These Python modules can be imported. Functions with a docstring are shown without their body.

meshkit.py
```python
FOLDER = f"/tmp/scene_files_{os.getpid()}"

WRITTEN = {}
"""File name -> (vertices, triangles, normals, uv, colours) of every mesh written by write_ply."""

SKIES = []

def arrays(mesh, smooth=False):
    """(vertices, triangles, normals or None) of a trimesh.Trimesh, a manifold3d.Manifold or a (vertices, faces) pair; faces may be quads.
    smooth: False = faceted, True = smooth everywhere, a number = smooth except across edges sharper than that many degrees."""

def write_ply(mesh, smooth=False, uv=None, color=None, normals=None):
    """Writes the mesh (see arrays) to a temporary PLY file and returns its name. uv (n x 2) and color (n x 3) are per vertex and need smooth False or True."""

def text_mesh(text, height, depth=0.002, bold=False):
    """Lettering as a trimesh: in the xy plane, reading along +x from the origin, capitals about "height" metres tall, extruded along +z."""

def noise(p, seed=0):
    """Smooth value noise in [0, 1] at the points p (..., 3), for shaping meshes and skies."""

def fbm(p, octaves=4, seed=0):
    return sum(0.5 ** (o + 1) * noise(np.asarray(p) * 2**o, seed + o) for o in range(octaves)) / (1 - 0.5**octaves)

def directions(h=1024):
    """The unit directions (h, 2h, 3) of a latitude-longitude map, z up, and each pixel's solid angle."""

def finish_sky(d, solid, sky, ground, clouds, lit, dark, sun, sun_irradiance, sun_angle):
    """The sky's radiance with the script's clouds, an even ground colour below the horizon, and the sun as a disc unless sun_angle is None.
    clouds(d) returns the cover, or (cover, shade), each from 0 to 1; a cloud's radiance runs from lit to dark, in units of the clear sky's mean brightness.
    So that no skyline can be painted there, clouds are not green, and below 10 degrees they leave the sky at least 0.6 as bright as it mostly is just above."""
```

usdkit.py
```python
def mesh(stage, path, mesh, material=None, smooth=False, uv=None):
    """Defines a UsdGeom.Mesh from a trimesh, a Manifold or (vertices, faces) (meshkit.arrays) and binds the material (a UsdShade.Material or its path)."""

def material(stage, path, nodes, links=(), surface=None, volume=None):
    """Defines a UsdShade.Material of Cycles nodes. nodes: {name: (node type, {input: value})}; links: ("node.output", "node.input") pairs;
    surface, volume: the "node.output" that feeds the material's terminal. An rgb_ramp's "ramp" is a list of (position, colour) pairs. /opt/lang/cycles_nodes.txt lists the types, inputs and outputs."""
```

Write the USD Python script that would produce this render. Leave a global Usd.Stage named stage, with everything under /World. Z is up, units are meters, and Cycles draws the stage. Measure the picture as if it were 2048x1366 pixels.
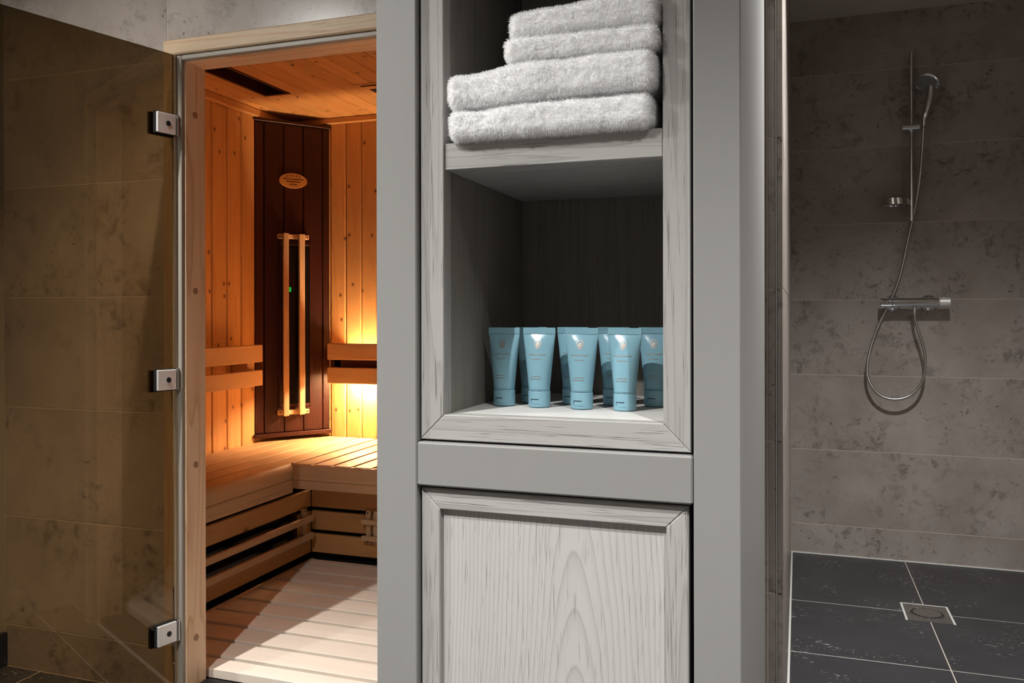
import math, random
import numpy as np
import trimesh
import usdkit, meshkit
from pxr import Usd, UsdGeom, UsdLux, UsdShade, Gf, Sdf, Vt
from shapely.geometry import Polygon, Point, box as sbox

stage = Usd.Stage.CreateInMemory()
UsdGeom.SetStageUpAxis(stage, UsdGeom.Tokens.z)
UsdGeom.SetStageMetersPerUnit(stage, 1.0)
UsdGeom.Xform.Define(stage, '/World')
UsdGeom.Scope.Define(stage, '/World/Looks')

# ------------------------------------------------------------------ camera, lights, exposure
YAW, ROLL, EYE = 0.330865, -0.00177, 0.97
cam = UsdGeom.Camera.Define(stage, '/World/camera')
cam.CreateHorizontalApertureAttr(36.0)
cam.CreateVerticalApertureAttr(36.0 * 1366 / 2048)
cam.CreateFocalLengthAttr(36.0 * 1669.09 / 2048)
cam.CreateVerticalApertureOffsetAttr(-36.0 * (683 - 626.93) / 2048)
cam.CreateClippingRangeAttr(Gf.Vec2f(0.02, 100))
cam.CreateExposureAttr(0.15)
_w = np.array([-math.sin(YAW), math.cos(YAW), 0.0]); _r = np.array([math.cos(YAW), math.sin(YAW), 0.0]); _u = np.array([0, 0, 1.0])
_c, _s = math.cos(ROLL), math.sin(ROLL)
_R, _U = _c * _r + _s * _u, -_s * _r + _c * _u
UsdGeom.Xformable(cam).AddTransformOp().Set(Gf.Matrix4d(*_R, 0, *_U, 0, *(-_w), 0, 0, 0, EYE, 1))

CEIL = 2.15
def downlight(name, x, y, power, cone, soft=0.35, radius=0.009, color=(1.0, 0.99, 0.97), aim=None):
    l = UsdLux.SphereLight.Define(stage, '/World/lights/' + name)
    l.CreateRadiusAttr(radius); l.CreateIntensityAttr(power); l.CreateNormalizeAttr(True); l.CreateColorAttr(Gf.Vec3f(*color))
    s = UsdLux.ShapingAPI.Apply(l.GetPrim()); s.CreateShapingConeAngleAttr(cone); s.CreateShapingConeSoftnessAttr(soft)
    x_ = UsdGeom.Xformable(l)
    z = CEIL - 0.022
    if aim is None:
        x_.AddTranslateOp().Set(Gf.Vec3d(x, y, z))
    else:
        d = np.array(aim, float) - (x, y, z); d /= np.linalg.norm(d)
        a = np.cross([0, 1, 0.0], -d); a /= np.linalg.norm(a); b = np.cross(-d, a)
        x_.AddTransformOp().Set(Gf.Matrix4d(*a, 0, *b, 0, *(-d), 0, x, y, z, 1))
    return l
UsdGeom.Scope.Define(stage, '/World/lights')
SPOTS = [(-1.93, 0.18), (-0.89, -0.05), (0.32, 0.20), (0.38, 1.95), (-1.52, 1.20), (-1.86, 0.95)]  # last entry is the added fill behind the glass door
downlight('spot_left', -1.93, 0.18, 18, 85, 0.3)
downlight('spot_middle', -0.89, -0.05, 64, 66, 1.0)
downlight('spot_right', 0.32, 0.20, 49, 51, 1.0)
downlight('spot_shower', 0.38, 1.95, 62, 64, 1.0)
downlight('spot_door', -1.52, 1.20, 55, 44, 1.0)
downlight('spot_behind_door', -1.86, 0.95, 170, 34, 1.0)  # added fill to brighten the lower tiles behind the glass, no known fitting

# ------------------------------------------------------------------ materials
class G:
    def __init__(self):
        self.nodes, self.links = {}, []
    def __call__(self, kind, out=None, **inp):
        n = f'n{len(self.nodes)}'
        vals = {}
        for k, v in inp.items():
            if isinstance(v, str) and v[:1] == 'n' and '.' in v:
                self.links.append((v, f'{n}.{k}'))
            else:
                vals[k] = v
        self.nodes[n] = (kind, vals)
        return f'{n}.{out}' if out else n
    def math(self, op, a, b=0.0, c=0.0):
        return self('math', 'value', math_type=op, value1=a, value2=b, value3=c)
    def ramp(self, fac, stops, out='color'):
        return self('rgb_ramp', out, ramp=[(p, (c, c, c) if np.ndim(c) == 0 else c) for p, c in stops], fac=fac)
    def mix(self, f, a, b, kind='mix'):
        return self('mix', 'color', mix_type=kind, fac=f, color1=a, color2=b)
    def coords(self, rnd=True):
        p = self('texture_coordinate', 'object')
        if not rnd:
            return p, None
        r = self('object_info', 'random')
        w = self('white_noise_texture', 'color', dimensions='1D', w=r)
        o = self('vector_math', 'vector', math_type='multiply', vector1=w, vector2=(23.0, 31.0, 17.0))
        return self('vector_math', 'vector', math_type='add', vector1=p, vector2=o), r
    def noise(self, vec, scale=1.0, detail=2.0, rough=0.5, dist=0.0, out='fac'):
        return self('noise_texture', out, dimensions='3D', vector=vec, scale=scale, detail=detail, roughness=rough, distortion=dist)
    def map(self, vec, s):
        return self('mapping', 'vector', vector=vec, scale=s)
    def make(self, name, surface):
        return usdkit.material(stage, '/World/Looks/' + name, self.nodes, self.links, surface=surface)

def srgb(*c):
    c = np.array(c, float) / 255
    return tuple(np.where(c <= 0.04045, c / 12.92, ((c + 0.055) / 1.055) ** 2.4))

def plain(name, color, rough=0.5, metal=0.0, spec=0.5, coat=0.0, bump=None, emit=None, **kw):
    g = G(); inp = dict(base_color=color, roughness=rough, metallic=metal, specular_ior_level=spec, coat_weight=coat, **kw)
    if bump:
        p, _ = g.coords(False)
        inp['normal'] = g('bump', 'normal', height=g.noise(p, bump[0], 3), strength=bump[1], distance=bump[2])
    if emit:
        inp['emission_color'], inp['emission_strength'] = emit
    n = g('principled_bsdf', **inp)
    return g.make(name, n + '.BSDF')

def wood(name, axis, base, late, pore, across=9.0, along=0.6, rings=9.0, ring_amt=0.5, pore_amt=0.35, pore_across=420.0, pore_along=9.0,
         pore_cut=(0.60, 0.70), tone=0.12, knots=None, rough=0.5, bump=0.0006, face='x', spec=0.4, cath=None):
    g = G(); p, r = g.coords()
    ax = 'xyz'.index(axis)
    def sc(a, b):
        v = [a, a, a]; v[ax] = b; return tuple(v)
    n1 = g.noise(g.map(p, sc(across, along)), 1.0, 1.2, 0.4, 0.25)
    if cath:
        x0, k, z0, fr, wob = cath
        q0 = g('texture_coordinate', 'object'); sp = g('separate_xyz', None, vector=q0)
        wz = g.math('multiply', g.math('subtract', g.noise(g.map(q0, (9.0, 9.0, 2.2)), 1.0, 2, 0.5), 0.5), wob)
        dx = g.math('subtract', g.math('add', f'{sp}.x', wz), x0)
        d = g.math('multiply', g.math('subtract', f'{sp}.z', z0), k)
        rr = g.math('sqrt', g.math('multiply_add', dx, dx, g.math('multiply', d, d)))
        f = g.math('fraction', g.math('multiply', rr, fr))
    else:
        f = g.math('fraction', g.math('multiply', n1, rings))
    line = g.ramp(f, [(0, 0.0), (0.5, 0.04), (0.82, 0.45), (0.94, 1.0), (1.0, 0.05)])
    m = g.noise(g.map(p, sc(30.0, 2.0)), 1.0, 3, 0.6)
    fib = g.noise(g.map(p, sc(pore_across, pore_along)), 1.0, 2, 0.6)
    por = g.ramp(fib, [(0, 0.0), (pore_cut[0], 0.0), (pore_cut[1], 1.0), (1, 1.0)])
    b2 = tuple(np.array(base) * (1 - tone * 1.6)); b3 = tuple(np.minimum(1, np.array(base) * (1 + tone)))
    c = g.mix(m, b3, b2)
    c = g.mix(g.math('multiply', r, 1.0), c, g.mix(1.0, c, (1 - tone * 1.8, 1 - tone * 2.0, 1 - tone * 2.2), 'multiply'))
    c = g.mix(g.math('multiply', line, ring_amt), c, late)
    c = g.mix(g.math('multiply', por, pore_amt), c, pore)
    if knots:
        kd, kamt, kcol = knots
        cr = 'xyz'.index(face[0]); nd = g('separate_xyz', None, vector=p)
        q2 = g('combine_xyz', 'vector', x=g.math('multiply', f'{nd}.{face[0]}', kd[0]), y=g.math('multiply', f'{nd}.{axis}', kd[1]), z=0.0)
        v = g('voronoi_texture', 'distance', dimensions='2D', feature='f1', vector=q2, scale=1.0, randomness=0.95)
        vc = g('voronoi_texture', 'color', dimensions='2D', feature='f1', vector=q2, scale=1.0, randomness=0.95)
        on = g.math('greater_than', g('separate_color', 'r', color=vc), kd[3])
        k = g.math('multiply', g.ramp(v, [(0, 1.0), (kd[2] * 0.7, 1.0), (kd[2], 0.45), (kd[2] * 2.4, 0.0), (1, 0.0)]), on)
        c = g.mix(g.math('multiply', k, kamt), c, kcol)
    h = g.math('multiply_add', por, -0.6, g.math('multiply', line, -0.4))
    nrm = g('bump', 'normal', height=h, strength=0.6, distance=bump)
    n = g('principled_bsdf', base_color=c, roughness=rough, specular_ior_level=spec, normal=nrm)
    return g.make(name, n + '.BSDF')

OAK = dict(base=srgb(168, 166, 163), late=srgb(120, 117, 114), pore=srgb(58, 54, 51))
M = {}
for a in 'xyz':
    M['oak_' + a] = wood('grey_oak_' + a, a, **OAK, across=24, along=0.9, rings=9, ring_amt=0.40, pore_amt=0.5, pore_across=520, pore_along=11, pore_cut=(0.62, 0.69), tone=0.05, rough=0.55, bump=0.0008)
OAK_SHADED = dict(base=srgb(132, 127, 120), late=srgb(100, 95, 89), pore=srgb(48, 44, 41))  # same oak darkened, shade of the recess put into its colour
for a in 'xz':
    M['oak_in_' + a] = wood('shaded_oak_lining_' + a, a, **OAK_SHADED, across=24, along=0.6, rings=9, ring_amt=0.35, pore_amt=0.4, pore_across=520, pore_along=8, pore_cut=(0.62, 0.69), tone=0.05, rough=0.6, bump=0.0006)
M['oak_lit_floor'] = wood('lit_oak_board', 'x', base=srgb(222, 220, 217), late=srgb(200, 198, 194), pore=srgb(150, 148, 144), across=24, along=0.9, rings=9, ring_amt=0.2, pore_amt=0.2, pore_across=520, pore_along=11, tone=0.03, rough=0.5)  # cabinet oak lightened to carry the strong light on the recess floor
M['oak_panel'] = wood('grey_oak_panel', 'z', base=srgb(186, 184, 181), late=srgb(128, 125, 122), pore=srgb(70, 66, 63), across=8.5, along=0.55, cath=(0.035, 0.075, -0.12, 185.0, 0.03), ring_amt=0.36, pore_amt=0.42, pore_across=560, pore_along=14, pore_cut=(0.63, 0.70), tone=0.05, rough=0.55, bump=0.0008)
PINE = dict(base=srgb(226, 178, 118), late=srgb(190, 125, 70), pore=srgb(160, 95, 50))
KN = ((12.0, 9.0, 0.055, 0.50), 0.9, srgb(66, 28, 12))
for a, f, nm in (('z', 'y', 'pine_left'), ('z', 'x', 'pine_z'), ('y', 'x', 'pine_y'), ('x', 'y', 'pine_x')):
    M[nm] = wood('knotty_' + nm, a, **PINE, across=10, along=0.7, rings=7, ring_amt=0.35, pore_amt=0.15, tone=0.10, knots=KN, rough=0.45, face=f)
FR = dict(base=srgb(196, 172, 142), late=srgb(176, 130, 88), pore=srgb(160, 115, 80))
for a in 'xz':
    M['frame_' + a] = wood('pale_pine_frame_' + a, a, **FR, across=14, along=0.9, rings=8, ring_amt=0.6, pore_amt=0.1, tone=0.05, rough=0.45)
JAMB_LIT = dict(base=srgb(246, 210, 172), late=srgb(206, 154, 108), pore=srgb(180, 128, 88))  # frame pine made lighter and warmer, bounced light put into the colour
for a in 'xz':
    M['jamb_' + a] = wood('lit_pine_jamb_' + a, a, **JAMB_LIT, across=14, along=0.9, rings=8, ring_amt=0.6, pore_amt=0.1, tone=0.04, rough=0.45)
ASP = dict(base=srgb(216, 182, 142), late=srgb(190, 150, 108), pore=srgb(165, 122, 82))
HEM = dict(base=srgb(206, 158, 102), late=srgb(176, 124, 72), pore=srgb(150, 100, 56))
for a in 'xyz':
    M['aspen_' + a] = wood('aspen_' + a, a, **ASP, across=12, along=0.7, rings=5, ring_amt=0.3, pore_amt=0.2, tone=0.07, rough=0.5)
DKB = dict(base=srgb(236, 222, 205), late=srgb(218, 200, 180), pore=srgb(190, 170, 150))
M['floor_slat'] = wood('lit_slat_x', 'x', **DKB, across=12, along=0.7, rings=4, ring_amt=0.3, pore_amt=0.15, tone=0.05, rough=0.5)  # bench wood made paler to carry the white light on the floor grid
for a in 'xy':
    M['hemlock_' + a] = wood('hemlock_' + a, a, **HEM, across=10, along=0.7, rings=5, ring_amt=0.35, pore_amt=0.15, tone=0.08, rough=0.5, knots=((4.0, 3.0, 0.03, 0.6), 0.8, srgb(66, 28, 12)), face='z')
CED = dict(base=srgb(66, 23, 14), late=srgb(34, 10, 7), pore=srgb(30, 9, 6))
for a in 'xyz':
    M['cedar_' + a] = wood('red_cedar_' + a, a, **CED, across=12, along=0.8, rings=7, ring_amt=0.55, pore_amt=0.2, tone=0.28, rough=0.45)

def stone_tile(name, base, light, dark, rough=0.27):
    g = G(); p, r = g.coords()
    cl = g.noise(p, 3.5, 6, 0.6)
    c = g.mix(g.ramp(cl, [(0.3, 0.0), (0.7, 1.0)]), base, light)
    sm = g.noise(p, 5.0, 3, 0.5)
    sp = g.noise(p, 26.0, 8, 0.72, 0.6)
    k = g.math('multiply', g.ramp(sp, [(0.50, 0.0), (0.61, 1.0)]), g.ramp(sm, [(0.44, 0.0), (0.62, 1.0)]))
    c = g.mix(g.math('multiply', k, 0.52), c, dark)
    sp2 = g.noise(p, 70.0, 4, 0.6, 1.0)
    k2 = g.math('multiply', g.ramp(sp2, [(0.61, 0.0), (0.67, 1.0)]), g.ramp(g.noise(p, 9.0, 2), [(0.48, 0.0), (0.6, 1.0)]))
    c = g.mix(g.math('multiply', k2, 0.75), c, dark)
    nrm = g('bump', 'normal', height=g.noise(p, 40.0, 4), strength=0.12, distance=0.0005)
    n = g('principled_bsdf', base_color=c, roughness=g.math('multiply_add', cl, 0.12, rough - 0.06), specular_ior_level=0.5, normal=nrm)
    return g.make(name, n + '.BSDF')
M['tile'] = stone_tile('limestone_tile', srgb(138, 128, 121), srgb(166, 157, 151), srgb(62, 52, 46))

def slate(name):
    g = G(); p, r = g.coords()
    cl = g.noise(p, 5.0, 5, 0.6)
    c = g.mix(cl, srgb(33, 33, 35), srgb(60, 60, 63))
    s1 = g.noise(g.map(p, (70.0, 130.0, 1.0)), 1.0, 3, 0.6, 0.6)
    k = g.math('multiply', g.ramp(s1, [(0.61, 0.0), (0.66, 1.0)]), g.ramp(g.noise(p, 6.0, 2), [(0.48, 0.0), (0.6, 1.0)]))
    c = g.mix(g.math('multiply', k, 0.6), c, srgb(170, 170, 168))
    nrm = g('bump', 'normal', height=g.noise(p, 18.0, 6, 0.6), strength=0.35, distance=0.001)
    n = g('principled_bsdf', base_color=c, roughness=0.42, normal=nrm)
    return g.make(name, n + '.BSDF')
M['slate'] = slate('dark_slate')
M['grout'] = plain('pale_grout', srgb(192, 182, 170), 0.9)
M['silicone'] = plain('white_silicone', srgb(205, 205, 200), 0.4)
M['lacquer'] = plain('grey_lacquer', srgb(140, 139, 137), 0.38, spec=0.45, bump=(900.0, 0.05, 0.0003))
M['carcass'] = plain('dark_carcass', srgb(24, 23, 22), 0.7)
M['plaster'] = plain('pale_plaster', srgb(196, 190, 180), 0.85, bump=(120.0, 0.1, 0.001))
M['black'] = plain('black_baseboard', srgb(16, 16, 17), 0.45)
M['rubber'] = plain('black_rubber', srgb(14, 15, 16), 0.5)
M['void'] = plain('dark_recess', srgb(10, 7, 6), 0.8)
M['chrome'] = plain('chrome', (0.80, 0.81, 0.82), 0.06, 1.0)
M['steel'] = plain('brushed_steel', (0.52, 0.52, 0.51), 0.28, 1.0)
M['satin'] = plain('satin_aluminium', (0.80, 0.79, 0.78), 0.42, 0.55)
M['seal'] = plain('grey_seal', srgb(150, 142, 130), 0.45)
M['nozzle'] = plain('grey_nozzle_plate', srgb(120, 122, 122), 0.5)
M['terry'] = plain('white_terry', (0.97, 0.97, 0.975), 0.95, spec=0.1, bump=(700.0, 0.4, 0.001), sheen_weight=0.3, sheen_roughness=0.6)
M['tube'] = plain('pale_blue_plastic', srgb(130, 174, 190), 0.13, spec=0.5)
M['cap'] = plain('pale_blue_cap', srgb(130, 174, 190), 0.32, spec=0.5)
M['slot'] = plain('shadow_blue', srgb(40, 66, 76), 0.5)
M['copper'] = plain('copper_print', srgb(164, 142, 128), 0.42, 0.35)
M['ink'] = plain('burnt_lettering', srgb(40, 16, 8), 0.8)
M['plaque'] = plain('plaque_wood', srgb(184, 130, 66), 0.5)
M['blackglass'] = plain('black_glass', (0.004, 0.004, 0.005), 0.08)
M['plug'] = plain('wooden_plug', srgb(168, 128, 94), 0.6)
M['led'] = plain('green_led', (0.0, 0.05, 0.01), 0.4, emit=((0.01, 1.0, 0.10), 0.3))
M['bulb'] = plain('warm_lamp', (0.9, 0.7, 0.4), 0.4, emit=((1.0, 0.60, 0.30), 850.0))
M['trimring'] = plain('white_trim_ring', (0.7, 0.7, 0.68), 0.4)

def terry():
    g = G()
    d = g('diffuse_bsdf', color=(0.985, 0.985, 0.99)); t = g('translucent_bsdf', color=(0.985, 0.985, 0.99))
    m = g('mix_closure', fac=0.45, closure1=d + '.BSDF', closure2=t + '.BSDF')
    return g.make('terry_pile', m + '.closure')
M['pile'] = terry()

def tinted(name, tint):
    g = G()
    t = g('transparent_bsdf', color=tint)
    s = g('glossy_bsdf', color=(1, 1, 1), roughness=0.0)
    f = g('fresnel', 'fac', IOR=1.42)
    m = g('mix_closure', fac=f, closure1=t + '.BSDF', closure2=s + '.BSDF')
    return g.make(name, m + '.closure')
M['bronze'] = tinted('bronze_glass', (0.40, 0.32, 0.215))
def clear(name):
    g = G()
    m = g('mix_closure', fac=g('fresnel', 'fac', IOR=1.45), closure1=g('transparent_bsdf', color=(0.93, 0.95, 0.95)) + '.BSDF', closure2=g('glossy_bsdf', color=(1, 1, 1), roughness=0.03) + '.BSDF')
    return g.make(name, m + '.closure')
M['clear'] = clear('clear_dish')

# ------------------------------------------------------------------ scene helpers
USED = {}
def numbered(parent, name):
    k = (parent, name); n = USED.get(k, 0); USED[k] = n + 1
    return name if n == 0 else f'{name}_{n:03d}'

def tag(prim, label=None, cat=None, group=None, kind=None):
    for k, v in (('label', label), ('category', cat), ('group', group), ('kind', kind)):
        if v:
            prim.SetCustomDataByKey(k, v)

class Node:
    def __init__(self, path, origin):
        self.path, self.origin = path, np.array(origin, float)
        self.prim = stage.GetPrimAtPath(path)

def thing(name, label, cat, origin=(0, 0, 0), group=None, kind=None):
    path = '/World/' + numbered('/World', name)
    x = UsdGeom.Xform.Define(stage, path); x.AddTranslateOp().Set(Gf.Vec3d(*map(float, origin)))
    tag(x.GetPrim(), label, cat, group, kind)
    return Node(path, origin)

def part(parent, name, mesh, mat, smooth=False, label=None, kind=None):
    """mesh is in world coordinates; it becomes a child of the thing or part."""
    path = parent.path + '/' + numbered(parent.path, name)
    if name in ('lettering', 'star'):
        kind = 'stuff' if name == 'lettering' else kind
    if isinstance(mesh, (list,)):
        mesh = trimesh.util.concatenate(mesh)
    m = mesh.copy(); m.apply_translation(-parent.origin)
    usdkit.mesh(stage, path, m, M[mat] if isinstance(mat, str) else mat, smooth=smooth)
    n = Node(path, parent.origin)
    tag(n.prim, label, kind=kind)
    return n

def single(name, label, cat, mesh, mat, smooth=False, group=None, kind=None):
    path = '/World/' + numbered('/World', name)
    if isinstance(mesh, list):
        mesh = trimesh.util.concatenate(mesh)
    usdkit.mesh(stage, path, mesh, M[mat], smooth=smooth)
    tag(stage.GetPrimAtPath(path), label, cat, group, kind)
    return Node(path, (0, 0, 0))

def copy_of(src, name, loc, label, group=None, rotz=0.0):
    path = '/World/' + numbered('/World', name)
    x = UsdGeom.Xform.Define(stage, path)
    p = x.GetPrim(); p.GetReferences().AddInternalReference(src.path); p.SetInstanceable(True)
    x.ClearXformOpOrder()
    x.AddTranslateOp().Set(Gf.Vec3d(*map(float, loc)))
    if rotz:
        x.AddRotateZOp().Set(rotz)
    tag(p, label, src.prim.GetCustomDataByKey('category'), group)
    return p

def hull(pts):
    return trimesh.Trimesh(np.asarray(pts, float)).convex_hull

def bx(x0, x1, y0, y1, z0, z1, c=0.0):
    if c <= 0:
        m = trimesh.creation.box((x1 - x0, y1 - y0, z1 - z0)); m.apply_translation(((x0 + x1) / 2, (y0 + y1) / 2, (z0 + z1) / 2)); return m
    P = []
    for sx in (0, 1):
        for sy in (0, 1):
            for sz in (0, 1):
                q = np.array([(x0, x1)[sx], (y0, y1)[sy], (z0, z1)[sz]]); d = np.array([1 - 2 * sx, 1 - 2 * sy, 1 - 2 * sz]) * c
                for k in range(3):
                    e = d.copy(); e[k] = 0; P.append(q + e)
    return hull(P)

def frame_xz(poly, y0, y1, c):
    """convex outline in x,z; front at y0 with chamfer c, back at y1"""
    p = Polygon(poly); i = p.buffer(-c, join_style=2)
    P = [(x, y0, z) for x, z in list(i.exterior.coords)[:-1]] + [(x, y0 + c, z) for x, z in poly] + [(x, y1, z) for x, z in poly]
    return hull(P)

def cyl(p0, p1, r0, r1=None, n=28, cap=0.0):
    p0, p1 = np.array(p0, float), np.array(p1, float); r1 = r0 if r1 is None else r1
    d = p1 - p0; L = np.linalg.norm(d); d /= L
    a = np.cross(d, [0, 0, 1] if abs(d[2]) < 0.9 else [1, 0, 0]); a /= np.linalg.norm(a); b = np.cross(d, a)
    t = np.linspace(0, 2 * math.pi, n, endpoint=False)
    ring = lambda c, r: c + r * (np.cos(t)[:, None] * a + np.sin(t)[:, None] * b)
    if cap > 0:
        return hull(np.vstack([ring(p0, r0 - cap), ring(p0 + d * cap, r0), ring(p1 - d * cap, r1), ring(p1, r1 - cap)]))
    return hull(np.vstack([ring(p0, r0), ring(p1, r1)]))

def sweep(path, r, n=12):
    P = np.asarray(path, float); m = len(P)
    T = np.gradient(P, axis=0); T /= np.linalg.norm(T, axis=1)[:, None]
    a = np.cross(T[0], [0, 1, 0.0]); a /= np.linalg.norm(a)
    r = np.broadcast_to(r, m); V = []
    t = np.linspace(0, 2 * math.pi, n, endpoint=False)
    for i in range(m):
        a = a - T[i] * (a @ T[i]); a /= np.linalg.norm(a); b = np.cross(T[i], a)
        V.append(P[i] + r[i] * (np.cos(t)[:, None] * a + np.sin(t)[:, None] * b))
    V = np.vstack(V); F = []
    for i in range(m - 1):
        for k in range(n):
            q, w = i * n + k, i * n + (k + 1) % n
            F += [(q, w, w + n), (q, w + n, q + n)]
    c0, c1 = len(V), len(V) + 1
    V = np.vstack([V, P[:1], P[-1:]])
    for k in range(n):
        F += [(c0, (k + 1) % n, k), (c1, (m - 1) * n + k, (m - 1) * n + (k + 1) % n)]
    return trimesh.Trimesh(V, F, process=False)

def revolve(profile, n=36, center=(0, 0, 0), axis=(0, 0, 1)):
    m = trimesh.creation.revolve(np.array(profile, float), sections=n)
    T = trimesh.geometry.align_vectors([0, 0, 1], np.array(axis, float) / np.linalg.norm(axis)); m.apply_transform(T)
    m.apply_translation(center)
    return m

def spline(pts, n):
    from scipy.interpolate import CubicSpline
    P = np.array(pts, float); d = np.r_[0, np.cumsum(np.linalg.norm(np.diff(P, axis=0), axis=1))]
    return CubicSpline(d, P)(np.linspace(0, d[-1], n))

# ------------------------------------------------------------------ setting: floor
XL, XR, YF = -2.08, 1.05, -2.2
WB, WR = 1.728, 3.57                      # tiled wall with the doorway; shower rear wall
JX = [XL, -1.95, -1.50, -1.05, -0.60, -0.06, 0.39, 0.84, XR]
fl = thing('floor', 'dark slate tile floor with pale grout lines', 'floor', kind='structure')
part(fl, 'grout_bed', [bx(XL, XR, YF, WB + 0.02, -0.03, -0.0007), bx(-0.05, XR, WB, WR, -0.03, -0.0007)], 'grout')
def floor_tiles(xs, ys):
    for i in range(len(xs) - 1):
        for j in range(len(ys) - 1):
            if xs[i + 1] - xs[i] > 0.02 and ys[j + 1] - ys[j] > 0.02:
                part(fl, 'tile', bx(xs[i] + 0.0015, xs[i + 1] - 0.0015, ys[j] + 0.0015, ys[j + 1] - 0.0015, -0.012, 0.0, 0.0007), 'slate')
floor_tiles(JX, [YF, -1.57, -1.115, -0.66, -0.205, 0.25, 0.705, 1.16, 1.615, WB])
floor_tiles([-0.03, 0.39, 0.84, XR], [WB, 2.07, 2.525, 2.98, WR])

# ------------------------------------------------------------------ setting: tiled walls
ROWS = [0.0] + [0.116 + 0.3 * k for k in range(7)] + [CEIL]
TG = 0.0011
def tile_wall(node, xs, y, holes=(), th=0.008, rows=ROWS):
    """tiles facing -y; holes are (x0,x1,z0,z1) left open"""
    for i in range(len(xs) - 1):
        for j in range(len(rows) - 1):
            r = sbox(xs[i] + TG, rows[j] + TG, xs[i + 1] - TG, rows[j + 1] - TG)
            for h in holes:
                r = r.difference(sbox(h[0], h[2], h[1], h[3]))
            if r.is_empty or r.area < 1e-5:
                continue
            for q in getattr(r, 'geoms', [r]):
                a, b, c, d = q.bounds
                if abs(q.area - (c - a) * (d - b)) < 1e-7:
                    m = bx(a, c, y, y + th, b, d, 0.0006)
                else:
                    m = trimesh.creation.extrude_polygon(q, th, engine='earcut'); v = m.vertices.copy()
                    m.vertices = np.stack([v[:, 0], y + th - v[:, 2], v[:, 1]], 1)
                    m.faces = m.faces[:, ::-1] if m.volume < 0 else m.faces
                part(node, 'tile', m, 'tile')
DOOR = (-1.478, -0.778, 0.0, 1.62)         # opening
wb = thing('wall_back', 'mottled limestone tiled wall around the sauna doorway', 'wall', kind='structure')
part(wb, 'grout_bed', [bx(XL, DOOR[0], WB + 0.0007, 1.80, 0, CEIL), bx(DOOR[1], -0.045, WB + 0.0007, 1.80, 0, CEIL), bx(DOOR[0], DOOR[1], WB + 0.0007, 1.80, DOOR[3], CEIL)], 'grout')
tile_wall(wb, [XL, -1.522, -0.922, -0.322, -0.0585], WB, [(-1.478, -0.778, -1, 1.622), (-0.06, 0, 0, 3)])
tile_wall(wb, [-0.0585, -0.0425], WB)
tile_wall(wb, [-0.041, -0.0285], WB)
part(wb, 'corner_profile', bx(-0.0426, -0.0409, WB - 0.0006, WB + 0.01, 0, CEIL), 'silicone', label='pale joint between the two narrow tile strips')

wr = thing('wall_rear', 'mottled limestone tiled wall behind the shower fittings', 'wall', kind='structure')
part(wr, 'grout_bed', bx(-0.05, XR + 0.05, WR + 0.0007, WR + 0.08, 0, CEIL), 'grout')
ROWS_S = [0.0, 0.122, 0.422, 0.722, 1.022, 1.322, 1.622, 1.922, CEIL]
tile_wall(wr, [-0.03, 1.05], WR, rows=ROWS_S)
part(wr, 'silicone_joint', bx(-0.03, XR, WR - 0.005, WR + 0.002, 0, 0.005, 0.001), 'silicone')

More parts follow.
